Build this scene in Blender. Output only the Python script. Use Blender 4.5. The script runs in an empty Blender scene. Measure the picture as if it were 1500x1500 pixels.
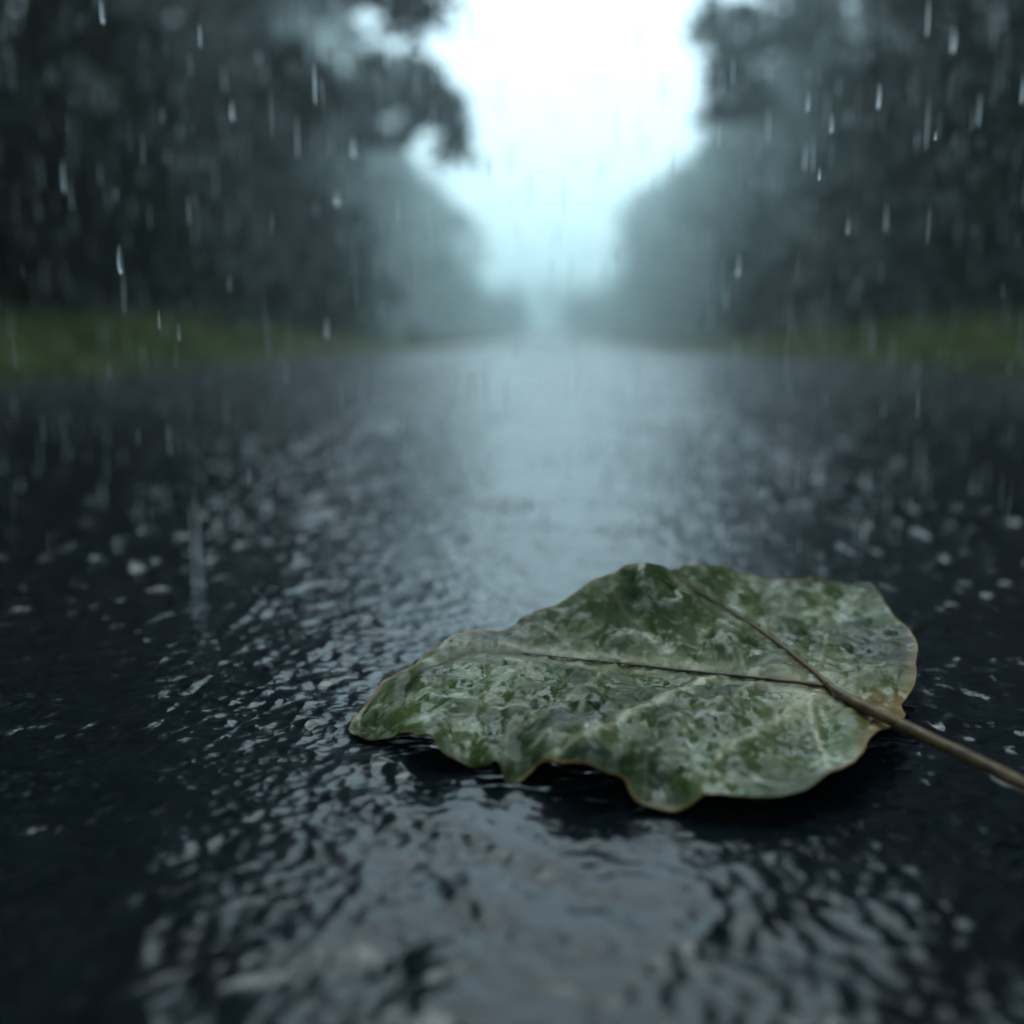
import bpy, math, random
import numpy as np
from mathutils import Vector, Matrix, Euler

random.seed(7)
rng = np.random.default_rng(7)
R = math.radians
scene = bpy.context.scene
col = scene.collection

# ------------------------------------------------------------------ camera
CAM_H = 0.125
cam_data = bpy.data.cameras.new('camera')
cam = bpy.data.objects.new('camera', cam_data)
col.objects.link(cam)
cam_data.sensor_width = 36.0
cam_data.lens = 36.0
cam.location = (0, 0, CAM_H)
cam.rotation_euler = (R(90 - 9.65), 0, R(1.9))
cam_data.clip_start = 0.01
cam_data.clip_end = 2000
cam_data.dof.use_dof = True
cam_data.dof.focus_distance = 0.337
cam_data.dof.aperture_fstop = 4.4
scene.camera = cam
CAM_M = Matrix.Translation(cam.location) @ cam.rotation_euler.to_matrix().to_4x4()
CAM_R = np.array(cam.rotation_euler.to_matrix())

# ------------------------------------------------------------------ sky
SUN_ELEV, SUN_AZ = 66.0, 0.0
w = bpy.data.worlds.new('World')
scene.world = w
w.use_nodes = True
nt = w.node_tree
nt.nodes.clear()
out = nt.nodes.new('ShaderNodeOutputWorld')
bg = nt.nodes.new('ShaderNodeBackground')
sky = nt.nodes.new('ShaderNodeTexSky')
sky.sky_type = 'NISHITA'
sky.sun_disc = False
sky.sun_elevation = R(SUN_ELEV)
sky.sun_rotation = R(SUN_AZ)
sky.air_density = 1.0
sky.dust_density = 4.0
hs = nt.nodes.new('ShaderNodeHueSaturation')
hs.inputs['Saturation'].default_value = 0.65          # overcast: the cloud deck greys the sky
hs.inputs['Value'].default_value = 1.0
tint = nt.nodes.new('ShaderNodeMixRGB')
tint.blend_type = 'MULTIPLY'
tint.inputs[0].default_value = 1.0
tint.inputs[2].default_value = (0.72, 0.90, 0.955, 1)
nt.links.new(sky.outputs[0], hs.inputs['Color'])
nt.links.new(hs.outputs[0], tint.inputs[1])
deck = nt.nodes.new('ShaderNodeMixRGB')                 # closed cloud deck, evenly grey
deck.inputs[0].default_value = 0.35
deck.inputs[2].default_value = (3.65, 4.4, 4.65, 1)
nt.links.new(tint.outputs[0], deck.inputs[1])
nt.links.new(deck.outputs[0], bg.inputs[0])
bg.inputs[1].default_value = 0.10
nt.links.new(bg.outputs[0], out.inputs[0])

sun_d = bpy.data.lights.new('sun', 'SUN')
sun_d.energy = 0.5
sun_d.angle = R(45)
sun_d.color = (0.85, 0.98, 1.0)
sun = bpy.data.objects.new('sun', sun_d)
sun.rotation_euler = (-R(90 - SUN_ELEV), 0, R(SUN_AZ))
col.objects.link(sun)

scene.view_settings.view_transform = 'Standard'
scene.view_settings.look = 'None'
scene.view_settings.exposure = 1.95
scene.view_settings.gamma = 1.0
scene.render.engine = 'CYCLES'
cy = scene.cycles
cy.use_denoising = True
try:
    cy.denoiser = 'OPENIMAGEDENOISE'
except Exception:
    pass
cy.max_bounces = 8
cy.diffuse_bounces = 3
cy.glossy_bounces = 3
cy.transmission_bounces = 6
cy.transparent_max_bounces = 8
cy.volume_bounces = 2
cy.sample_clamp_indirect = 4.0
cy.caustics_reflective = False
cy.caustics_refractive = False

# ------------------------------------------------------------------ helpers
FPX = 1500.0


def ray(px, py):
    px = np.asarray(px, float); py = np.asarray(py, float)
    d = np.stack([(px - 750) / FPX, -(py - 750) / FPX, -np.ones_like(px)], -1)
    return d @ CAM_R.T


def on_height(px, py, z):
    """world point at height z on the line of sight of a place in the photo"""
    d = ray(px, py)
    t = (np.asarray(z) - CAM_H) / d[..., 2]
    return np.array([0, 0, CAM_H]) + d * t[..., None]


def at_depth(px, py, dist):
    d = ray(px, py)
    return np.array([0, 0, CAM_H]) + d * np.asarray(dist)[..., None]


def smooth(a, b, x):
    t = np.clip((x - a) / (b - a), 0, 1)
    return t * t * (3 - 2 * t)


def _hash(ix, iy, seed):
    n = (ix.astype(np.int64) * 374761393 + iy.astype(np.int64) * 668265263 + seed * 1274126177) & 0x7fffffff
    n = ((n ^ (n >> 13)) * 1274126177) & 0x7fffffff
    n = n ^ (n >> 16)
    return (n & 0xffff) / 32767.5 - 1.0


def noise(x, y, seed=0):
    x0 = np.floor(x); y0 = np.floor(y)
    fx = x - x0; fy = y - y0
    u = fx * fx * fx * (fx * (fx * 6 - 15) + 10); v = fy * fy * fy * (fy * (fy * 6 - 15) + 10)
    a = _hash(x0, y0, seed); b = _hash(x0 + 1, y0, seed)
    c = _hash(x0, y0 + 1, seed); d = _hash(x0 + 1, y0 + 1, seed)
    return (a * (1 - u) + b * u) * (1 - v) + (c * (1 - u) + d * u) * v


def fbm(x, y, oct=4, seed=0, gain=0.5):
    s = 0; a = 1.0
    for k in range(oct):
        s = s + a * noise(x * 2 ** k + 17.3 * k, y * 2 ** k - 9.1 * k, seed + k)
        a *= gain
    return s


def mesh_from(name, V, F, smooth_shade=True, mats=None):
    """V (n,3), F (m,k) arrays of equal-sized faces"""
    V = np.ascontiguousarray(V, np.float32); F = np.ascontiguousarray(F, np.int32)
    me = bpy.data.meshes.new(name)
    me.vertices.add(len(V)); me.vertices.foreach_set('co', V.ravel())
    k = F.shape[1]
    me.loops.add(F.size); me.loops.foreach_set('vertex_index', F.ravel())
    me.polygons.add(len(F))
    me.polygons.foreach_set('loop_start', np.arange(0, F.size, k, dtype=np.int32))
    me.polygons.foreach_set('loop_total', np.full(len(F), k, np.int32))
    me.polygons.foreach_set('use_smooth', np.full(len(F), smooth_shade, bool))
    me.update(calc_edges=True)
    me.validate()
    return me


def obj(name, me, mat=None, parent=None):
    o = bpy.data.objects.new(name, me)
    col.objects.link(o)
    if mat:
        me.materials.append(mat)
    if parent:
        o.parent = parent
    return o


def tag(o, label=None, cat=None, group=None, kind=None):
    if label: o['label'] = label
    if cat: o['category'] = cat
    if group: o['group'] = group
    if kind: o['kind'] = kind
    return o


def empty(name, loc):
    o = bpy.data.objects.new(name, None)
    o.location = loc
    o.empty_display_size = 0.05
    col.objects.link(o)
    return o


def tube(pts, rad, n=10, cap=True):
    pts = np.asarray(pts, float); rad = np.asarray(rad, float)
    T = np.gradient(pts, axis=0)
    T /= np.linalg.norm(T, axis=1)[:, None] + 1e-12
    ref = np.array([0.13, 0.21, 0.97])
    V = []
    for p, t, r in zip(pts, T, rad):
        rr = ref if abs(t @ ref) < 0.95 else np.array([1, 0, 0.])
        u = np.cross(t, rr); u /= np.linalg.norm(u)
        v = np.cross(t, u)
        a = np.linspace(0, 2 * np.pi, n, endpoint=False)
        V.append(p + r * (np.cos(a)[:, None] * u + np.sin(a)[:, None] * v))
    V = np.concatenate(V)
    F = []
    m = len(pts)
    for i in range(m - 1):
        for j in range(n):
            j2 = (j + 1) % n
            F.append((i * n + j, i * n + j2, (i + 1) * n + j2, (i + 1) * n + j))
    if cap:
        V = np.concatenate([V, pts[:1], pts[-1:]])
        for j in range(n):
            j2 = (j + 1) % n
            F.append((m * n, j2, j, j)); F.append((m * n + 1, (m - 1) * n + j, (m - 1) * n + j2, (m - 1) * n + j2))
    return V, F


def build_tubes(name, tubes):
    """list of (V, F) with quads (a repeated last index marks a triangle)"""
    me = bpy.data.meshes.new(name)
    vs, fs, o = [], [], 0
    for V, F in tubes:
        vs += [tuple(v) for v in V]
        for f in F:
            g = [i + o for i in f]
            if g[3] == g[2]: g = g[:3]
            fs.append(g)
        o += len(V)
    me.from_pydata(vs, [], fs)
    me.polygons.foreach_set('use_smooth', [True] * len(me.polygons))
    me.update()
    return me


class Mat:
    def __init__(s, name):
        s.m = bpy.data.materials.new(name); s.m.use_nodes = True
        s.t = s.m.node_tree
        s.b = s.t.nodes['Principled BSDF']
        s.o = s.t.nodes['Material Output']

    def n(s, t, **kw):
        nd = s.t.nodes.new(t)
        for k, v in kw.items():
            if hasattr(nd, k): setattr(nd, k, v)
            else: nd.inputs[k].default_value = v
        return nd

    def l(s, a, b): s.t.links.new(a, b)

    def set(s, **kw):
        for k, v in kw.items():
            s.b.inputs[k.replace('_', ' ')].default_value = v

    def ramp(s, src, stops):
        r = s.n('ShaderNodeValToRGB')
        e = r.color_ramp.elements
        while len(e) < len(stops): e.new(0.5)
        for el, (p, c) in zip(e, stops):
            el.position = p
            el.color = (c, c, c, 1) if isinstance(c, (int, float)) else (*c, 1)
        s.l(src, r.inputs[0])
        return r.outputs[0]

    def mix(s, fac, a, b, mode='MIX'):
        m = s.n('ShaderNodeMixRGB'); m.blend_type = mode
        for i, v in ((0, fac), (1, a), (2, b)):
            if isinstance(v, bpy.types.NodeSocket): s.l(v, m.inputs[i])
            elif isinstance(v, (int, float)) and i == 0: m.inputs[0].default_value = v
            else: m.inputs[i].default_value = (*v, 1)
        return m.outputs[0]


# ------------------------------------------------------------------ materials
def road_material():
    M = Mat('wet_asphalt')
    tc = M.n('ShaderNodeTexCoord')
    # stone aggregate
    vor = M.n('ShaderNodeTexVoronoi', Scale=230.0); M.l(tc.outputs['Object'], vor.inputs['Vector'])
    nz = M.n('ShaderNodeTexNoise', Scale=38.0, Detail=4.0, Roughness=0.6); M.l(tc.outputs['Object'], nz.inputs['Vector'])
    nz2 = M.n('ShaderNodeTexNoise', Scale=6.0, Detail=3.0); M.l(tc.outputs['Object'], nz2.inputs['Vector'])
    c = M.ramp(vor.outputs['Color'], [(0.0, (0.002, 0.004, 0.006)), (0.8, (0.004, 0.007, 0.009)), (1.0, (0.010, 0.012, 0.014))])
    c2 = M.mix(M.ramp(nz2.outputs['Fac'], [(0.4, 0.0), (0.7, 0.6)]), c, (0.003, 0.005, 0.007))
    M.l(c2, M.b.inputs['Base Color'])
    M.l(M.ramp(nz2.outputs['Fac'], [(0.35, 0.10), (0.7, 0.2)]), M.b.inputs['Roughness'])
    M.set(IOR=1.36)
    b1 = M.n('ShaderNodeBump', Strength=0.4, Distance=0.002); M.l(nz.outputs['Fac'], b1.inputs['Height'])
    b2 = M.n('ShaderNodeBump', Strength=0.3, Distance=0.0012); M.l(vor.outputs['Distance'], b2.inputs['Height'])
    M.l(b1.outputs[0], b2.inputs['Normal'])
    M.l(b2.outputs[0], M.b.inputs['Normal'])
    return M.m


def plain(name, colr, rough=0.7, colr2=None, scale=20.0, spec=0.5):
    M = Mat(name)
    tc = M.n('ShaderNodeTexCoord')
    nz = M.n('ShaderNodeTexNoise', Scale=scale, Detail=4.0); M.l(tc.outputs['Object'], nz.inputs['Vector'])
    M.l(M.mix(M.ramp(nz.outputs['Fac'], [(0.35, 0.0), (0.68, 1.0)]), colr, colr2 or tuple(x * 0.55 for x in colr)), M.b.inputs['Base Color'])
    M.set(Roughness=rough)
    M.b.inputs['Specular IOR Level'].default_value = spec
    return M.m


M_ROAD = road_material()
M_SOIL = plain('dark_soil', (0.03, 0.032, 0.02), 0.9, (0.02, 0.03, 0.012), 3.0)
M_BARK = plain('wet_bark', (0.03, 0.027, 0.024), 0.6, (0.015, 0.014, 0.013), 14.0)
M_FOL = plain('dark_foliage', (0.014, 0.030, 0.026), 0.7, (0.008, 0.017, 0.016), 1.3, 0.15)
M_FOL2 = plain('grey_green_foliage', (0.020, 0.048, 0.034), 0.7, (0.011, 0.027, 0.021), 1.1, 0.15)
M_GRASS = plain('verge_grass', (0.175, 0.215, 0.065), 0.6, (0.09, 0.13, 0.04), 1.6, 0.3)


def water_material(name, rough):
    M = Mat(name)
    M.set(Base_Color=(0.97, 0.99, 1.0, 1), Roughness=rough, IOR=1.33)
    M.b.inputs['Transmission Weight'].default_value = 1.0
    return M.m


M_DROP = water_material('rain_water', 0.45)

# ------------------------------------------------------------------ ground and road
g = 600.0
gv = np.array([[-g, -40, -0.004], [g, -40, -0.004], [g, 900, -0.004], [-g, 900, -0.004]])
ground = obj('ground', mesh_from('ground', gv, np.array([[0, 1, 2, 3]])), M_SOIL)
tag(ground, kind='structure')

HALF_W = 1.5


def road_height(x, y):
    d = np.hypot(x, y)
    # flow direction: broad water film sliding across the lane
    wx = x + 0.012 * fbm(x * 14, y * 14, 3, 3)
    wy = y + 0.012 * fbm(x * 14 + 5, y * 14, 3, 9)
    h = 0.0011 * fbm(x * 5, y * 5, 3, 21)
    rip = fbm(wx * 62, wy * 84, 3, 31, 0.55)
    rip2 = 1 - np.abs(fbm(wx * 95 + 3, wy * 130, 2, 41, 0.5))
    patch = 0.45 + 0.55 * smooth(-0.4, 0.5, fbm(x * 9, y * 9, 2, 51))
    h = h + patch * (0.00034 * rip + 0.00016 * rip2)
    # coarse stones under the film, larger waves far off so they still read
    # water sliding off in front: long oblique ripples
    ua = x * 0.80 + y * 0.60; va = -x * 0.60 + y * 0.80
    ub = x * 0.86 - y * 0.51; vb = x * 0.51 + y * 0.86
    bl = smooth(-0.03, 0.07, x)
    fl = (1 - bl) * noise(ub * 30 + 2 * noise(x * 20, y * 20, 5), vb * 85, 15) + bl * noise(ua * 30 + 2 * noise(x * 20, y * 20, 5), va * 85, 16)
    h = h + 0.0010 * fl * (1 - smooth(0.26, 0.5, d))
    # stones standing proud of the film
    st1 = smooth(0.30, 0.85, noise(wx * 120, wy * 120, 81)) * (0.25 + 0.75 * smooth(-0.2, 0.5, noise(x * 16, y * 16, 91)))
    st3 = smooth(0.2, 0.8, noise(wx * 200, wy * 200, 87)) * smooth(0.22, 0.4, d)
    st2 = smooth(0.32, 0.85, noise(wx * 105, wy * 105, 83))
    # the middle of the lane runs smoother: water collects there
    side = 0.30 + 0.70 * smooth(0.05, 0.26, np.abs(x - 0.005 + 0.05 * noise(x * 4, y * 4, 97)) - 0.02 * d) * smooth(0.3, 0.5, d) + 0.70 * (1 - smooth(0.3, 0.5, d))
    side = np.clip(side, 0, 1)
    h = h + side * (0.0013 * (0.22 + 0.78 * smooth(0.24, 0.42, d)) * st1 + 0.0010 * st3 + 0.0022 * st2 * smooth(0.25, 0.6, d))
    h = h + side * 0.0014 * fbm(x * 30, y * 40, 3, 61) * smooth(0.35, 0.9, d)
    h = h + 0.0042 * fbm(x * 7, y * 10, 4, 71) * smooth(0.8, 2.5, d)
    return h


def grow(step0, k, end, start=0.0):
    v = [start]
    while v[-1] < end:
        v.append(v[-1] + max(step0, k * (abs(v[-1]) - 0.0)))
    return np.array(v)


xp = grow(0.0016, 0.010, HALF_W)
xp[-1] = HALF_W
xs = np.concatenate([-xp[:0:-1], xp]) + 0.03
ys = np.concatenate([np.linspace(-0.6, 0.08, 40), grow(0.0014, 0.0055, 220.0, 0.085)])
X, Y = np.meshgrid(xs, ys)
Z = road_height(X, Y)
# rings where drops hit the film
ring_c = []
for k in range(330):
    d = 0.16 * (22.0 ** rng.random())
    cx = (rng.random() - 0.5) * min(2.6, 1.25 * d) + 0.03; cyy = d
    r0 = rng.uniform(0.004, 0.02); amp = rng.uniform(0.00005, 0.00022) * (1 + 5 * float(smooth(0.5, 0.8, d)))
    ix0, ix1 = np.searchsorted(xs, [cx - 0.05, cx + 0.05]); iy0, iy1 = np.searchsorted(ys, [cyy - 0.05, cyy + 0.05])
    xx = X[iy0:iy1, ix0:ix1]; yy = Y[iy0:iy1, ix0:ix1]
    r = np.hypot(xx - cx, yy - cyy)
    Z[iy0:iy1, ix0:ix1] += amp * np.exp(-((r - r0) / 0.006) ** 2) * np.cos((r - r0) * 900)
    ring_c.append((cx, cyy, r0))
V = np.stack([X, Y, Z], -1).reshape(-1, 3)
ny, nx = X.shape
idx = np.arange(ny * nx).reshape(ny, nx)
F = np.stack([idx[:-1, :-1], idx[:-1, 1:], idx[1:, 1:], idx[1:, :-1]], -1).reshape(-1, 4)
road = obj('road', mesh_from('road', V, F), M_ROAD)
tag(road, kind='structure')

# ------------------------------------------------------------------ haze
hz = bpy.data.meshes.new('haze')
x0, x1, y0, y1, z0, z1 = -620, 620, -60, 920, -1.2, 27.0
hz.from_pydata([(x0, y0, z0), (x1, y0, z0), (x1, y1, z0), (x0, y1, z0), (x0, y0, z1), (x1, y0, z1), (x1, y1, z1), (x0, y1, z1)], [],
               [(3, 2, 1, 0), (4, 5, 6, 7), (0, 1, 5, 4), (1, 2, 6, 5), (2, 3, 7, 6), (3, 0, 4, 7)])
mh = bpy.data.materials.new('haze_air'); mh.use_nodes = True
mh.node_tree.nodes.clear()
ho = mh.node_tree.nodes.new('ShaderNodeOutputMaterial')
pv = mh.node_tree.nodes.new('ShaderNodeVolumePrincipled')
pv.inputs['Color'].default_value = (0.76, 0.92, 0.93, 1)
pv.inputs['Density'].default_value = 0.0074
pv.inputs['Anisotropy'].default_value = 0.78
mh.node_tree.links.new(pv.outputs[0], ho.inputs['Volume'])
haze = obj('haze', hz, mh)
tag(haze, kind='stuff')


# ------------------------------------------------------------------ trees
def leaf_cards(C, size, r, seed_rng, droop=0.35):
    """many small pointed leaf faces (a folded rhomb each) round the points C"""
    n = len(C)
    nrm = seed_rng.normal(size=(n, 3)); nrm[:, 2] = np.abs(nrm[:, 2]) * 0.8 + 0.15
    nrm /= np.linalg.norm(nrm, axis=1)[:, None]
    a = seed_rng.normal(size=(n, 3)); a[:, 2] -= droop
    a -= (a * nrm).sum(1)[:, None] * nrm
    a /= np.linalg.norm(a, axis=1)[:, None] + 1e-9
    b = np.cross(nrm, a)
    s = size * (0.6 + 0.8 * seed_rng.random(n))[:, None]
    V = np.stack([C - a * s, C + b * s * 0.42 + nrm * s * 0.1, C + a * s, C - b * s * 0.42 + nrm * s * 0.1], 1).reshape(-1, 3)
    F = np.arange(4 * n).reshape(n, 4)
    return V, F


def make_tree(label, x, y, H, Rad, mat, seed, leaf=0.1, nclump=170, per=110, low=0.05, extra=(), ecs=0.42, name='tree', trunk_r=0.17, csize=0.45):
    r_ = np.random.default_rng(seed)
    root = empty(name, (x, y, 0))
    tag(root, label, 'tree', 'trees lining the lane')
    # lobes: an uneven crown
    ph = r_.random(6) * 6.28
    C = []
    while len(C) < nclump:
        t = r_.random() ** 0.85
        z = H * (low + (1 - low) * t)
        prof = (0.80 + 0.20 * t) if t < 0.45 else 0.9 * max(0.05, 1 - ((t - 0.45) / 0.58) ** 2)
        a = r_.random() * 6.283
        lob = 1 + 0.22 * math.sin(2 * a + ph[0] + z * 0.6) + 0.16 * math.sin(3 * a + ph[1] - z * 1.1) + 0.14 * math.sin(z * 2.3 + ph[2] + a)
        rr = Rad * prof * lob * (r_.random() ** 0.42)
        px, py = rr * math.cos(a), rr * math.sin(a)
        C.append((px, py, z))
    C = np.array(C)
    if len(extra):
        C = np.concatenate([C, np.array(extra, float) - np.array([x, y, 0])])
    pts = []
    for k, c in enumerate(C):
        nn = int(per * r_.uniform(0.55, 1.45))
        cs = csize * r_.uniform(0.65, 1.35) * (ecs if k >= nclump else 1)
        q = r_.normal(size=(nn, 3)) * np.array([cs * 0.55, cs * 0.55, cs * 0.5])
        q[:, 2] -= 0.35 * np.hypot(q[:, 0], q[:, 1]) * r_.random()
        pts.append(c + q)
    P = np.concatenate(pts)
    P = P[P[:, 2] > 0.05]
    V, F = leaf_cards(P, leaf, 1, r_)
    obj('crown', mesh_from('crown', V, F, False), mat, root)
    # trunk and limbs
    tubes = []
    zz = np.linspace(-0.05, H * 0.86, 14)
    wob = np.cumsum(r_.normal(size=(14, 2)) * 0.05, axis=0); wob -= wob[0]
    tp = np.column_stack([wob, zz])
    tubes.append(tube(tp, trunk_r * (1 - 0.88 * np.linspace(0, 1, 14)) * np.where(zz < 0.2, 1.35, 1.0), 10))
    tgt = list(r_.choice(nclump, 16, replace=False)) + list(range(nclump, len(C)))
    for k in tgt:
        c = C[k]
        zb = min(max(0.35, c[2] * 0.72 - 0.1), H * 0.8)
        base = np.array([np.interp(zb, zz, tp[:, 0]), np.interp(zb, zz, tp[:, 1]), zb])
        s = np.linspace(0, 1, 7)[:, None]
        mid = (base + c) / 2 + np.array([0, 0, 0.12 * np.linalg.norm(c - base)])
        L = (1 - s) ** 2 * base + 2 * s * (1 - s) * mid + s ** 2 * c
        tubes.append(tube(L, np.linspace(0.28, 0.05, 7) * trunk_r * 0.9, 6))
    obj('trunk', build_tubes('trunk', tubes), M_BARK, root)
    return root


def ovr(px, py, d):
    p = at_depth(px, py, d)
    return tuple(p)


# an overhanging bough of the third tree on the left side, and twigs at the top of the gap
bough = [ovr(px, py, 16.3) for px, py in ((545, 95), (600, 95), (625, 112), (640, 130), (655, 150), (664, 165), (668, 190), (664, 215),
                                            (600, 130), (610, 160), (560, 150), (520, 150), (540, 190), (590, 200))]
bough_b = [ovr(px, py, 9.0) for px, py in ((520, -30), (560, -20), (600, -12), (625, 5), (585, 10), (430, 120), (420, 90), (455, 140))]
bough_r = [ovr(px, py, 16.9) for px, py in ((1030, 40), (1045, 20), (1060, 60), (1080, 100), (1055, 120), (1040, 165), (1090, 20), (1110, 60), (1075, 160), (1100, 140))]

def over(x0, x1, y0, y1, z0, z1, n, seed):
    q = np.random.default_rng(seed).random((n, 3))
    return [(x0 + (x1 - x0) * a, y0 + (y1 - y0) * b, z0 + (z1 - z0) * c) for a, b, c in q]


# unseen boughs added to the nearest pair, overhead, to shade the near lane
shade_roof_l = over(-3.2, 0.3, -6, 5.6, 3.4, 5.6, 46, 71)
shade_roof_r = over(-0.3, 3.2, -6, 5.6, 3.4, 5.6, 46, 72)

# (x, y, height, radius, material, leaf, label, extra)
LEFT = [
    (-3.9, 4.6, 8.5, 2.0, M_FOL, 0.075, 'dark leafy tree nearest the camera on the left verge, cut off by the photo edge', shade_roof_l),
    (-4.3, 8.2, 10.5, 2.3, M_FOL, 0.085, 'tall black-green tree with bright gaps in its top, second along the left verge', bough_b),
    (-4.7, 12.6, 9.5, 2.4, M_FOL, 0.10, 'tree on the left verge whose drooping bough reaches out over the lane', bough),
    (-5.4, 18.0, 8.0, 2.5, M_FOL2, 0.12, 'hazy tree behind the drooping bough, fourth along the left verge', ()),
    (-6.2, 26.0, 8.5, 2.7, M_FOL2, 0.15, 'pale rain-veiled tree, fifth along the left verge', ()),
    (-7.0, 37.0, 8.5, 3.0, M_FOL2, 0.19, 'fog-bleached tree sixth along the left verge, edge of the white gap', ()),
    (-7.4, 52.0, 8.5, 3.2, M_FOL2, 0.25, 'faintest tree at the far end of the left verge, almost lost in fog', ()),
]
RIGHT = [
    (4.2, 4.8, 8.0, 2.0, M_FOL, 0.075, 'dark leafy tree nearest the camera on the right verge, cut off by the photo edge', shade_roof_r),
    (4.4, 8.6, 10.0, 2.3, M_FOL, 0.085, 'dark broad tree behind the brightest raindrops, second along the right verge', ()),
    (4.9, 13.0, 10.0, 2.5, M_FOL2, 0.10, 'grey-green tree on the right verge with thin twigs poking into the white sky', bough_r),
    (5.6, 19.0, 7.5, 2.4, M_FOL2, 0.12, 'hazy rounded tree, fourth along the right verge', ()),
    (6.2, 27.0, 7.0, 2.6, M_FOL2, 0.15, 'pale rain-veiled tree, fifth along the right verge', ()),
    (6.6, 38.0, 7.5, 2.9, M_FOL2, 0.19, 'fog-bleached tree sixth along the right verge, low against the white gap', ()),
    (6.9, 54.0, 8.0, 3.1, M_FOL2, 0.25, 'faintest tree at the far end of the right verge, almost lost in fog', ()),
]
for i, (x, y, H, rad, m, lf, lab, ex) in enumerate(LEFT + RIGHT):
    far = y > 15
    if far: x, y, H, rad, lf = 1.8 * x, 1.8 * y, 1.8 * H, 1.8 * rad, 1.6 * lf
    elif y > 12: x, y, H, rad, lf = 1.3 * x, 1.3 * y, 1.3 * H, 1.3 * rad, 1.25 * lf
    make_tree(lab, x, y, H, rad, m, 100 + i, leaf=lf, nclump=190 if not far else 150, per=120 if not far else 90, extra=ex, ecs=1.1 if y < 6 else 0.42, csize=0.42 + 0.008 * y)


def woods(name, boxes, n, size, seed):
    r_ = np.random.default_rng(seed)
    P = []
    for (xa, xb, ya, yb, za, zb) in boxes:
        m = n // len(boxes)
        u = r_.random((m // 60, 3))
        c = np.column_stack([xa + (xb - xa) * u[:, 0], ya + (yb - ya) * u[:, 1], za + (zb - za) * u[:, 2] ** 1.2])
        top = zb * (0.65 + 0.35 * np.abs(noise(c[:, 0] * 0.3, c[:, 1] * 0.3, seed)))
        c[:, 2] = np.minimum(c[:, 2], top)
        P.append((c[:, None, :] + r_.normal(size=(len(c), 60, 3)) * 0.6).reshape(-1, 3))
    P = np.concatenate(P); P = P[P[:, 2] > 0.02]
    V, F = leaf_cards(P, size, 1, r_)
    o = obj(name, mesh_from(name, V, F, False), M_FOL)
    tag(o, kind='stuff')
    return o


woods('woods', [(-13, -7, 1, 40, 0, 5.5), (7, 13, 1, 40, 0, 5.5), (-6.6, -4.4, 2, 22, 0, 1.8), (4.6, 6.8, 2, 22, 0, 1.8), (-24, -13, 40, 180, 0, 12), (13, 24, 40, 180, 0, 12), (-19, -8.8, 100, 135, 0, 7.5), (8.8, 19, 100, 135, 0, 7.0), (-14, -3.2, 125, 160, 0, 6), (3.6, 14, 125, 160, 0, 5.5), (-22, -8.5, 105, 150, 0, 17), (8.5, 22, 105, 150, 0, 16), (-18, 18, 200, 235, 0, 13), (-14, -4.6, -9, 2.5, 0, 9), (4.8, 14, -9, 2.5, 0, 9)], 260000, 0.26, 5)  # last pair of boxes: unseen woods beside and behind the camera, added for shade


# ------------------------------------------------------------------ verge grass
def grass(name, n, seed):
    r_ = np.random.default_rng(seed)
    y = 1.2 * (45.0 ** r_.random(n))
    sd = np.where(r_.random(n) < 0.5, -1, 1)
    edge = HALF_W + 0.03 * sd + 0.05 * noise(y * 3, sd * 7.0, 3)
    off = r_.random(n) ** 1.5 * 3.2 - 0.04
    x = sd * (edge + off)
    tuft = 0.75 + 0.35 * noise(x * 4, y * 4, 8)
    h = (0.08 + 0.22 * smooth(0, 0.9, off)) * tuft * r_.uniform(0.6, 1.25, n) * (1 - 0.55 * smooth(6, 14, y))
    wd = 0.0028 + 0.0012 * y ** 0.8
    a = r_.random(n) * 6.283
    lean = r_.normal(size=(n, 2)) * 0.35 * h[:, None]
    bx = np.cos(a) * wd; by = np.sin(a) * wd
    z = np.zeros(n) - 0.004
    P0 = np.column_stack([x - bx, y - by, z]); P1 = np.column_stack([x + bx, y + by, z])
    m = np.column_stack([x + lean[:, 0] * 0.35, y + lean[:, 1] * 0.35, h * 0.6])
    e = np.column_stack([bx * 0.7, by * 0.7, z * 0])
    P2 = m + e; P3 = m - e
    tip = np.column_stack([x + lean[:, 0], y + lean[:, 1], h])
    e2 = e * 0.15
    P4 = tip + e2; P5 = tip - e2
    V = np.stack([P0, P1, P2, P3, P4, P5], 1).reshape(-1, 3)
    b = np.arange(n)[:, None] * 6
    F = np.concatenate([b + np.array([[0, 1, 2, 3]]), b + np.array([[3, 2, 4, 5]])])
    o = obj(name, mesh_from(name, V, F, False), M_GRASS)
    tag(o, kind='stuff')
    return o


grass('grass', 70000, 11)

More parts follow.
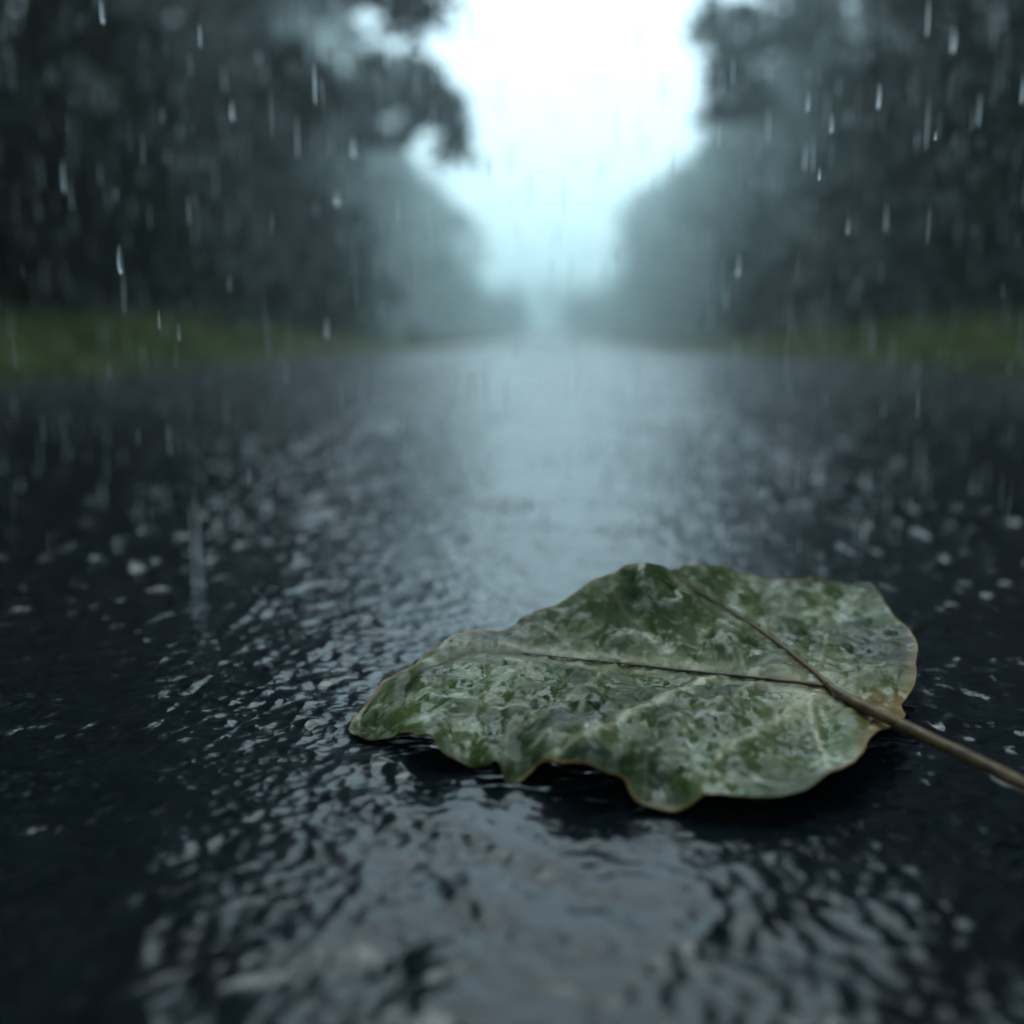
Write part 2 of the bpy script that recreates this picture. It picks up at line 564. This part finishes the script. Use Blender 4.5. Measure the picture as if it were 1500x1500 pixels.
# ------------------------------------------------------------------ the leaf
OUT = [(511, 1070), (514, 1060), (521, 1051), (532, 1037), (544, 1023), (552, 1011), (560, 1001), (572, 994), (585, 988), (600, 979), (614, 969), (630, 956), (646, 943),
       (658, 935), (672, 929), (697, 923), (717, 924), (739, 926), (755, 914), (777, 899), (813, 887), (835, 873), (854, 860), (873, 849), (888, 844), (899, 841), (907, 835),
       (916, 830), (928, 827), (943, 826), (960, 828), (974, 832), (986, 834), (1003, 830), (1020, 828), (1040, 829), (1060, 832), (1076, 837), (1092, 841), (1108, 847), (1124, 852),
       (1137, 852), (1148, 850), (1172, 850), (1196, 847), (1212, 850), (1228, 854), (1244, 856), (1260, 855), (1276, 855), (1283, 862), (1288, 870), (1296, 884), (1304, 896), (1313, 906),
       (1324, 916), (1334, 927), (1342, 937), (1345, 952), (1342, 970), (1343, 988), (1339, 1008), (1330, 1022), (1321, 1032), (1322, 1041), (1326, 1049), (1316, 1060), (1306, 1066), (1288, 1070),
       (1279, 1077), (1272, 1085), (1266, 1100), (1259, 1109), (1252, 1116), (1240, 1122), (1228, 1128), (1216, 1133), (1204, 1140), (1193, 1150), (1180, 1157), (1165, 1162), (1148, 1166), (1124, 1168), (1100, 1168),
       (1080, 1167), (1060, 1166), (1045, 1166), (1032, 1167), (1023, 1172), (1016, 1177), (1006, 1183), (996, 1187), (982, 1189), (968, 1188), (954, 1185), (940, 1180), (930, 1173), (924, 1164), (919, 1153), (916, 1144), (908, 1138),
       (894, 1133), (878, 1127), (864, 1122), (845, 1120), (825, 1118), (806, 1118), (796, 1121), (787, 1126), (774, 1138), (758, 1148), (748, 1151), (741, 1146), (737, 1134), (732, 1121), (726, 1114), (721, 1117), (712, 1121), (697, 1125), (682, 1122), (669, 1117), (657, 1110),
       (648, 1104), (643, 1098), (637, 1088), (630, 1078), (622, 1075), (611, 1076), (604, 1073), (597, 1073), (585, 1076), (573, 1080), (560, 1083), (547, 1085), (533, 1083), (521, 1078), (514, 1075)]
CTRL = [(512, 1070, 2), (547, 1084, 2.5), (573, 1079, 5), (605, 1074, 10), (624, 1075, 11), (643, 1099, 7), (669, 1117, 3.5), (697, 1125, 3), (726, 1114, 8), (748, 1151, 1.2), (787, 1126, 5.5), (806, 1118, 9),
        (864, 1122, 12), (909, 1138, 9), (940, 1180, 3), (968, 1188, 2), (996, 1187, 2.5), (1032, 1167, 6.5), (1100, 1168, 8), (1180, 1157, 9), (1228, 1128, 11), (1266, 1100, 12), (1306, 1066, 12),
        (532, 1037, 5.5), (560, 1001, 9), (614, 969, 13), (646, 943, 16.5), (697, 923, 19), (739, 926, 18), (777, 899, 23), (813, 887, 26), (873, 849, 34), (916, 830, 39), (943, 826, 41), (974, 832, 37), (1003, 830, 31), (1060, 832, 27),
        (1124, 852, 21), (1148, 850, 22), (1196, 847, 22), (1228, 854, 20), (1276, 855, 20), (1304, 896, 18), (1342, 937, 18), (1345, 952, 17), (1343, 988, 14), (1321, 1032, 12), (1326, 1049, 12),
        (1215, 1005, 13), (1100, 992, 11.5), (1000, 983, 11.5), (900, 972, 12), (800, 960, 14), (720, 955, 15.5), (940, 890, 27), (950, 935, 17.5), (850, 920, 19), (880, 880, 28), (1010, 868, 30), (1080, 920, 20.5), (1150, 965, 15.5),
        (1120, 890, 17), (1200, 900, 15), (1250, 950, 13), (1060, 870, 22), (650, 1000, 12), (700, 1050, 9.5), (800, 1050, 12), (900, 1040, 12), (1000, 1060, 12), (1100, 1060, 11.5), (1150, 1110, 8), (1000, 1120, 10), (880, 1085, 15),
        (1200, 1090, 8.5), (600, 1030, 9), (550, 1060, 4), (740, 1100, 7), (840, 1095, 13), (1060, 1110, 10.5), (960, 1150, 5.5), (680, 1090, 6.5), (1270, 1040, 13)]
cp = np.array(CTRL, float)


def tps(r2):
    return np.where(r2 > 0, r2 * np.log(r2 + 1e-12), 0)


sc_ = 400.0
A2 = (cp[:, None, :2] - cp[None, :, :2]) / sc_
Kmat = tps((A2 ** 2).sum(-1)) + 0.0006 * np.eye(len(cp))
Pm = np.column_stack([np.ones(len(cp)), cp[:, 0] / sc_, cp[:, 1] / sc_])
Am = np.block([[Kmat, Pm], [Pm.T, np.zeros((3, 3))]])
wts = np.linalg.solve(Am, np.concatenate([cp[:, 2], np.zeros(3)]))


def leaf_z(px, py):
    q = np.stack([px, py], -1).reshape(-1, 2)
    out = np.zeros(len(q))
    for s in range(0, len(q), 8000):
        qq = q[s:s + 8000]
        dd = (qq[:, None, :] - cp[None, :, :2]) / sc_
        out[s:s + 8000] = tps((dd ** 2).sum(-1)) @ wts[:-3] + wts[-3] + wts[-2] * qq[:, 0] / sc_ + wts[-1] * qq[:, 1] / sc_
    return out.reshape(np.shape(px)) / 1000.0


def catmull(P, n):
    P = np.asarray(P, float); m = len(P)
    t = np.linspace(0, m, m * 12, endpoint=False)
    i = t.astype(int); f = (t - i)[:, None]
    p0, p1, p2, p3 = P[(i - 1) % m], P[i % m], P[(i + 1) % m], P[(i + 2) % m]
    Q = 0.5 * ((2 * p1) + (-p0 + p2) * f + (2 * p0 - 5 * p1 + 4 * p2 - p3) * f ** 2 + (-p0 + 3 * p1 - 3 * p2 + p3) * f ** 3)
    L = np.concatenate([[0], np.cumsum(np.linalg.norm(np.diff(np.concatenate([Q, Q[:1]]), axis=0), axis=1))])
    s = np.linspace(0, L[-1], n, endpoint=False)
    QQ = np.concatenate([Q, Q[:1]])
    return np.column_stack([np.interp(s, L, QQ[:, 0]), np.interp(s, L, QQ[:, 1])])


def seg_dist(px, py, line):
    """distance to a polyline and position along it"""
    best = np.full(px.shape, 1e9); tt = np.zeros(px.shape)
    P = np.asarray(line, float)
    seg = np.linalg.norm(np.diff(P, axis=0), axis=1); tot = seg.sum(); acc = 0
    for a, b, L in zip(P[:-1], P[1:], seg):
        d = b - a
        u = np.clip(((px - a[0]) * d[0] + (py - a[1]) * d[1]) / (L * L), 0, 1)
        r = np.hypot(px - a[0] - u * d[0], py - a[1] - u * d[1])
        m = r < best
        best = np.where(m, r, best); tt = np.where(m, (acc + u * L) / tot, tt)
        acc += L
    return best, tt


NB, NR = 640, 150
B = catmull(OUT, NB)
cen = np.array([945.0, 1005.0])
# skeleton instead of one centre: the fan's hub stretches along the midrib so rows stay even
hub = np.column_stack([np.clip(cen[0] + (B[:, 0] - cen[0]) * 0.55, 690, 1180), cen[1] + (np.clip(B[:, 0], 650, 1250) - cen[0]) * 0.03 + 0 * B[:, 1]])
s = np.linspace(0, 1, NR) ** 0.85
PX = hub[None, :, 0] + s[:, None] * (B[None, :, 0] - hub[None, :, 0])
PY = hub[None, :, 1] + s[:, None] * (B[None, :, 1] - hub[None, :, 1])
Zl = leaf_z(PX, PY)
W = on_height(PX, PY, Zl)
u_, v_ = W[..., 0], W[..., 1]
edge_px = np.full(PX.shape, 1e9)
for k in range(0, NB, 2):
    edge_px = np.minimum(edge_px, (PX - B[k, 0]) ** 2 + ((PY - B[k, 1]) * 1.3) ** 2)
edge_px = np.sqrt(edge_px)

MID = [(1216, 1006), (1180, 1001), (1100, 992), (1000, 982), (900, 970), (850, 966), (800, 960), (750, 955), (690, 952), (640, 975), (570, 1030), (515, 1070)]
BACKV = [(1216, 1006), (1190, 982), (1150, 950), (1110, 920), (1070, 895), (1030, 873), (1000, 852), (985, 838)]
PALE = [[(1045, 995), (985, 1022), (930, 1048), (880, 1072), (835, 1096), (800, 1115)], [(1200, 1022), (1150, 1052), (1100, 1080), (1060, 1105), (1040, 1130), (1030, 1160)],
        [(1186, 1040), (1190, 1065), (1200, 1095), (1215, 1125)], [(800, 962), (740, 1000), (700, 1040), (670, 1085), (668, 1110)],
        [(1000, 984), (960, 950), (930, 915), (905, 880), (895, 845)], [(1200, 975), (1210, 940), (1205, 900), (1200, 855)], [(850, 966), (815, 935), (790, 905)], [(1230, 1000), (1280, 985), (1340, 985)],
        [(1120, 925), (1150, 895), (1150, 855)], [(900, 972), (860, 1010), (800, 1045), (745, 1075), (735, 1130)], [(1120, 996), (1060, 1035), (990, 1070), (945, 1110), (945, 1170)]]
dark = np.zeros(PX.shape); pale = np.zeros(PX.shape); groove = np.zeros(PX.shape); ridge = np.zeros(PX.shape)
for line, wd in ((MID, 5.5), (BACKV, 5.5)):
    r, t = seg_dist(PX, PY, line)
    fade = 1 - smooth(0.6, 0.95, t) if line is MID else 1 - 0.4 * t
    wv = wd * (1.15 - 0.6 * t)
    dark = np.maximum(dark, np.exp(-(r / wv) ** 2) * fade)
    pale = np.maximum(pale, 0.35 * np.exp(-((r - wv * 1.9) / (wv * 1.1)) ** 2) * fade)
    groove += np.exp(-(r / (wv * 2.6)) ** 2) * fade
for k, line in enumerate(PALE):
    r, t = seg_dist(PX, PY, line)
    am = (1.0 if k < 3 else 0.45) * (1 - 0.55 * t)
    pale = np.maximum(pale, am * (np.exp(-(r / (3.2 if k < 3 else 2.6)) ** 2) * 0.9 + 0.22 * np.exp(-(r / 9.0) ** 2)))
    ridge += am * np.exp(-(r / 9.0) ** 2)

# puckered blade: blisters between the veins, fine crumple, curled margin
blister = np.abs(fbm(u_ * 75, v_ * 75, 3, 5, 0.5))
crump = fbm(u_ * 180, v_ * 180, 3, 15, 0.55)
fine = fbm(u_ * 520, v_ * 520, 2, 25, 0.5)
inside = smooth(0, 30, edge_px)
hfade = (CAM_H - Zl) / CAM_H
dz = (0.0021 * (blister - 0.3) * (1 - np.clip(groove, 0, 1)) + 0.00030 * crump + 0.00018 * fine) * (0.35 + 0.65 * inside) - 0.0011 * np.clip(groove, 0, 1.2) + 0.0011 * np.clip(ridge, 0, 1)
W[..., 2] = np.maximum(W[..., 2] + dz, 0.0016)
edge_brown = np.exp(-(edge_px / 3.6) ** 2) * (0.12 + 0.88 * smooth(-0.25, 0.5, noise(u_ * 70, v_ * 70, 77)))
right = smooth(1180, 1330, PX) * smooth(900, 990, PY)
edge_brown = np.clip(edge_brown + right * np.exp(-(edge_px / 16.0) ** 2) * 0.5, 0, 1)
jr = np.hypot(PX - 1285, (PY - 1040) * 1.3)
edge_brown = np.clip(edge_brown + 0.5 * np.exp(-(jr / 38) ** 2), 0, 1)
pale = np.clip(pale + 0.5 * np.exp(-(np.hypot(PX - 1180, (PY - 1020) * 1.6) / 70) ** 2), 0, 1)

leaf_base = np.array(on_height(np.array(980.), np.array(1080.), np.array(0.0)))
LV = (W - leaf_base).reshape(-1, 3)
ii = np.arange(NR * NB).reshape(NR, NB)
nxt = np.roll(ii, -1, axis=1)
LF = np.stack([ii[:-1], ii[1:], nxt[1:], nxt[:-1]], -1).reshape(-1, 4)


def leaf_material():
    M = Mat('wet_leaf_blade')
    tc = M.n('ShaderNodeTexCoord')
    at = M.n('ShaderNodeAttribute', attribute_name='leaf_mask')
    sp = M.n('ShaderNodeSeparateColor'); M.l(at.outputs['Color'], sp.inputs[0])
    n1 = M.n('ShaderNodeTexNoise', Scale=34.0, Detail=4.0, Roughness=0.62, Distortion=0.6); M.l(tc.outputs['Object'], n1.inputs['Vector'])
    n2 = M.n('ShaderNodeTexNoise', Scale=110.0, Detail=8.0, Roughness=0.62, Distortion=0.8); M.l(tc.outputs['Object'], n2.inputs['Vector'])
    n3 = M.n('ShaderNodeTexNoise', Scale=900.0, Detail=3.0, Roughness=0.6); M.l(tc.outputs['Object'], n3.inputs['Vector'])
    c = M.mix(M.ramp(n1.outputs['Fac'], [(0.36, 0.0), (0.62, 1.0)]), (0.005, 0.015, 0.003), (0.046, 0.070, 0.018))
    # pale grey-green in ragged patches
    bl = M.n('ShaderNodeMath', operation='MULTIPLY')
    M.l(M.ramp(n2.outputs['Fac'], [(0.53, 0.0), (0.68, 1.0)]), bl.inputs[0])
    M.l(M.ramp(n1.outputs['Fac'], [(0.38, 0.25), (0.6, 1.0)]), bl.inputs[1])
    c = M.mix(bl.outputs[0], c, (0.28, 0.315, 0.235))
    c = M.mix(M.ramp(n3.outputs['Fac'], [(0.5, 0.0), (0.75, 0.35)]), c, (0.010, 0.018, 0.006))
    c = M.mix(sp.outputs[0], c, (0.25, 0.24, 0.15))
    c = M.mix(sp.outputs[1], c, (0.20, 0.105, 0.032))
    c = M.mix(sp.outputs[2], c, (0.016, 0.012, 0.008))
    M.l(c, M.b.inputs['Base Color'])
    n4 = M.n('ShaderNodeTexNoise', Scale=70.0, Detail=5.0, Roughness=0.6); M.l(tc.outputs['Object'], n4.inputs['Vector'])
    M.l(M.ramp(n4.outputs['Fac'], [(0.44, 0.55), (0.60, 0.17)]), M.b.inputs['Roughness'])       # wet film lies in patches
    vo = M.n('ShaderNodeTexVoronoi', Scale=230.0); vo.feature = 'SMOOTH_F1'; M.l(tc.outputs['Object'], vo.inputs['Vector'])
    M.set(IOR=1.36)
    M.b.inputs['Specular IOR Level'].default_value = 0.42
    M.b.inputs['Subsurface Weight'].default_value = 0.0
    b1 = M.n('ShaderNodeBump', Strength=0.15, Distance=0.0008); M.l(n2.outputs['Fac'], b1.inputs['Height'])
    b2 = M.n('ShaderNodeBump', Strength=0.3, Distance=0.0002); M.l(n3.outputs['Fac'], b2.inputs['Height'])
    b3 = M.n('ShaderNodeBump', Strength=0.5, Distance=0.0006); b3.invert = True; M.l(vo.outputs['Distance'], b3.inputs['Height'])
    M.l(b1.outputs[0], b3.inputs['Normal']); M.l(b3.outputs[0], b2.inputs['Normal']); M.l(b2.outputs[0], M.b.inputs['Normal'])
    return M.m


leaf = empty('fallen_leaf', tuple(leaf_base))
tag(leaf, 'wet green fallen leaf with curled wavy edges lying on the wet road', 'leaf')
bm_ = mesh_from('blade', LV, LF)
ca = bm_.attributes.new('leaf_mask', 'FLOAT_COLOR', 'POINT')
cdat = np.stack([pale, edge_brown, dark * 0.55, np.ones_like(pale)], -1).reshape(-1, 4).astype(np.float32)
ca.data.foreach_set('color', cdat.ravel())
blade = obj('blade', bm_, leaf_material(), leaf)
so = blade.modifiers.new('thickness', 'SOLIDIFY'); so.thickness = 0.00045; so.offset = -1

M_STEM = plain('brown_stem', (0.115, 0.074, 0.034), 0.5, (0.04, 0.026, 0.013), 260.0, 0.25)
M_VEIN = plain('dark_vein', (0.10, 0.066, 0.034), 0.5, (0.045, 0.03, 0.017), 300.0, 0.25)


def vein_tube(line, r0, r1, lift, t0=0.0, t1=1.0, n=60):
    P = np.array(line, float)
    L = np.concatenate([[0], np.cumsum(np.linalg.norm(np.diff(P, axis=0), axis=1))]); L /= L[-1]
    t = np.linspace(t0, t1, n)
    px = np.interp(t, L, P[:, 0]); py = np.interp(t, L, P[:, 1])
    k = np.ones(7) / 7
    px = np.convolve(np.pad(px, 3, mode='edge'), k, 'valid'); py = np.convolve(np.pad(py, 3, mode='edge'), k, 'valid')
    # nearest blade vertex gives the height
    z = np.array([W[..., 2].ravel()[np.argmin((PX.ravel() - a) ** 2 + (PY.ravel() - b) ** 2)] for a, b in zip(px, py)])
    z = np.convolve(np.pad(z, 3, mode='edge'), k, 'valid')
    Q = on_height(px, py, z + lift) - leaf_base
    return tube(Q, np.linspace(r0, r1, n), 10)


obj('vein', build_tubes('midrib', [vein_tube(MID, 0.00072, 0.0002, 0.0009, 0.0, 0.62)]), M_VEIN, leaf)
obj('vein', build_tubes('side_vein', [vein_tube(BACKV, 0.0011, 0.00025, 0.0008)]), M_VEIN, leaf)
st = [(1206, 996, 13.6), (1225, 1013, 14.5), (1255, 1031, 15.5), (1310, 1057, 15.5), (1370, 1086, 14.5), (1440, 1119, 13), (1500, 1150, 11.5), (1570, 1186, 9.5), (1660, 1235, 6.5)]
sp_ = np.array(st)
tt = np.linspace(0, 1, 70); kk = np.linspace(0, 1, len(st))
sx, sy, sz = (np.interp(tt, kk, sp_[:, i]) for i in range(3))
k = np.ones(9) / 9
sx, sy, sz = (np.convolve(np.pad(a, 4, mode='reflect', reflect_type='odd'), k, 'valid') for a in (sx, sy, sz))
SP = on_height(sx, sy, sz / 1000) - leaf_base
obj('stem', build_tubes('stem', [tube(SP, np.interp(tt, [0, 0.25, 1], [0.0010, 0.0017, 0.0020]) * (1 + 0.05 * np.sin(tt * 47) + 0.04 * noise(tt * 23, tt * 0, 4)), 14)]), M_STEM, leaf)


# ------------------------------------------------------------------ rain
def drop_shape(nu=8, nv=7):
    """a falling drop drawn out along its path: round below, tapered above"""
    V = [(0, 0, -0.5)]
    for i in range(1, nv):
        t = i / nv
        z = -0.5 + t
        r = 0.5 * math.sin(math.pi * t ** 0.75) ** 0.8
        for j in range(nu):
            a = 2 * math.pi * j / nu
            V.append((r * math.cos(a), r * math.sin(a), z))
    V.append((0, 0, 0.5))
    F = []
    for j in range(nu):
        F.append((0, 1 + (j + 1) % nu, 1 + j))
    for i in range(nv - 2):
        for j in range(nu):
            a = 1 + i * nu + j; b = 1 + i * nu + (j + 1) % nu
            F.append((a, b, b + nu)); F.append((a, b + nu, a + nu))
    o = 1 + (nv - 2) * nu
    for j in range(nu):
        F.append((o + j, o + (j + 1) % nu, len(V) - 1))
    return np.array(V, float), np.array(F)


DV, DF = drop_shape()


def drops(name, C, wd, ln, mat, seed):
    r_ = np.random.default_rng(seed)
    n = len(C)
    tilt = r_.normal(size=(n, 2)) * 0.02
    L = DV[None] * np.stack([wd, wd, ln], -1)[:, None, :]
    L[..., 0] += L[..., 2] * tilt[:, None, 0]; L[..., 1] += L[..., 2] * tilt[:, None, 1]
    V = (L + C[:, None, :]).reshape(-1, 3)
    F = (DF[None] + (np.arange(n) * len(DV))[:, None, None]).reshape(-1, 3)
    return mesh_from(name, V, F)


n = 7600
d = 0.42 * (28.0 ** (rng.random(n) ** 0.62))
C = np.column_stack([(rng.random(n) - 0.5) * 1.5 * d + 0.03 * d, d, rng.random(n) * 0.45 * d + 0.02])
wd = (0.00025 + 0.00065 * rng.random(n) ** 2) * (0.8 + 0.35 * d); ln = (0.005 + 0.012 * rng.random(n) ** 2) * (1.1 + 1.1 * d)
me = drops('rain', C, wd, ln, M_DROP, 3)
rain = obj('rain', me, M_DROP)
tag(rain, kind='stuff')

# the drops that stand out one by one: (px, py, length px, width px, distance)
BIG = [(150, 15, 42, 11, 0.8), (93, 258, 50, 10, 0.9), (176, 380, 44, 16, 0.75), (233, 468, 30, 7, 0.7), (340, 162, 30, 11, 0.9), (461, 122, 64, 7, 0.8), (518, 215, 34, 13, 1.0), (479, 480, 32, 11, 0.9),
       (494, 290, 24, 15, 1.0), (262, 487, 28, 7, 0.75), (293, 52, 36, 6, 0.8), (1287, 140, 40, 12, 0.8), (1218, 181, 28, 10, 0.8), (1200, 255, 20, 9, 0.7), (1183, 148, 32, 9, 0.8), (1179, 228, 46, 9, 0.9),
       (1370, 199, 14, 8, 0.7), (1434, 160, 52, 8, 0.9), (1396, 58, 38, 14, 1.0), (1081, 388, 36, 12, 0.9), (1298, 318, 42, 8, 0.9), (1242, 332, 26, 7, 0.8), (1497, 130, 46, 9, 0.8), (1359, 25, 60, 7, 0.9)]
for px, py, L, wpx, dist in BIG:
    p = at_depth(px, py, dist * 0.55)
    dist *= 0.55
    V1 = DV * np.array([wpx / FPX * dist * 0.5, wpx / FPX * dist * 0.5, L / FPX * dist])
    o = obj('raindrop', mesh_from('raindrop', V1, DF), M_DROP)
    o.location = tuple(p)
    sd = 'left' if px < 750 else 'right'
    tag(o, 'bright raindrop falling in front of the dark trees on the %s' % sd, 'raindrop', 'bright raindrops before the %s trees' % sd)

# splashes thrown up where drops hit
C = []; wd = []; ln = []
for (cx, cyy, r0) in ring_c:
    if cyy < 0.6 or rng.random() < 0.35: continue
    hh = rng.uniform(0.004, 0.02)
    C.append((cx, cyy, hh * 0.4)); wd.append(rng.uniform(0.0012, 0.003)); ln.append(hh)
    for q in range(rng.integers(2, 6)):
        a = rng.random() * 6.283; rr = rng.uniform(0.002, 0.012)
        C.append((cx + rr * math.cos(a), cyy + rr * math.sin(a), rng.uniform(0.003, 0.022))); z = rng.uniform(0.0007, 0.0018); wd.append(z); ln.append(z * 1.5)
me = drops('splashes', np.array(C), np.array(wd), np.array(ln), M_DROP, 4)
spl = obj('splashes', me, M_DROP)
tag(spl, kind='stuff')

# two tall splashes caught at their full height
for (px, py, hpx, lab) in ((288, 858, 150, 'tall thin splash of water on the open road left of the leaf'), (1343, 700, 62, 'short upright splash on the road in front of the right verge')):
    b = on_height(np.array(float(px)), np.array(float(py)), np.array(0.0))
    hgt = hpx / FPX * float(np.linalg.norm(b))
    r_ = np.random.default_rng(px)
    T = []
    for q in range(3):
        a = r_.random() * 6.283; tz = np.linspace(0, 1, 12)
        sway = 0.11 * hgt * (0.4 + 0.6 * q / 2)
        rr = sway * (0.35 + 0.65 * np.abs(np.sin(2.2 * tz + q)))
        P = np.column_stack([rr * math.cos(a), rr * math.sin(a), hgt * tz * r_.uniform(0.75, 1.0) - 0.001])
        T.append(tube(P, 0.021 * hgt * (1.25 - tz) * (1 + 0.35 * np.sin(tz * 17 + q)), 8))
    o = obj('splash', build_tubes('splash', T), M_DROP)
    o.location = tuple(b)
    tag(o, lab, 'splash', 'upright rain splashes')

# spray hanging low over the lane farther off
n = 75000
d = 1.2 * (36.0 ** rng.random(n) ** 0.75)
C = np.column_stack([(rng.random(n) - 0.5) * 2.8, d, 0.004 + (0.04 + 0.012 * d) * rng.random(n) ** 2.0])
wd = rng.uniform(0.0006, 0.0018, n) * (1 + 0.12 * d)
DV, DF = drop_shape(5, 4)
spray = obj('spray', drops('spray', C, wd, wd * 1.6, M_DROP, 6), M_DROP)
tag(spray, kind='stuff')
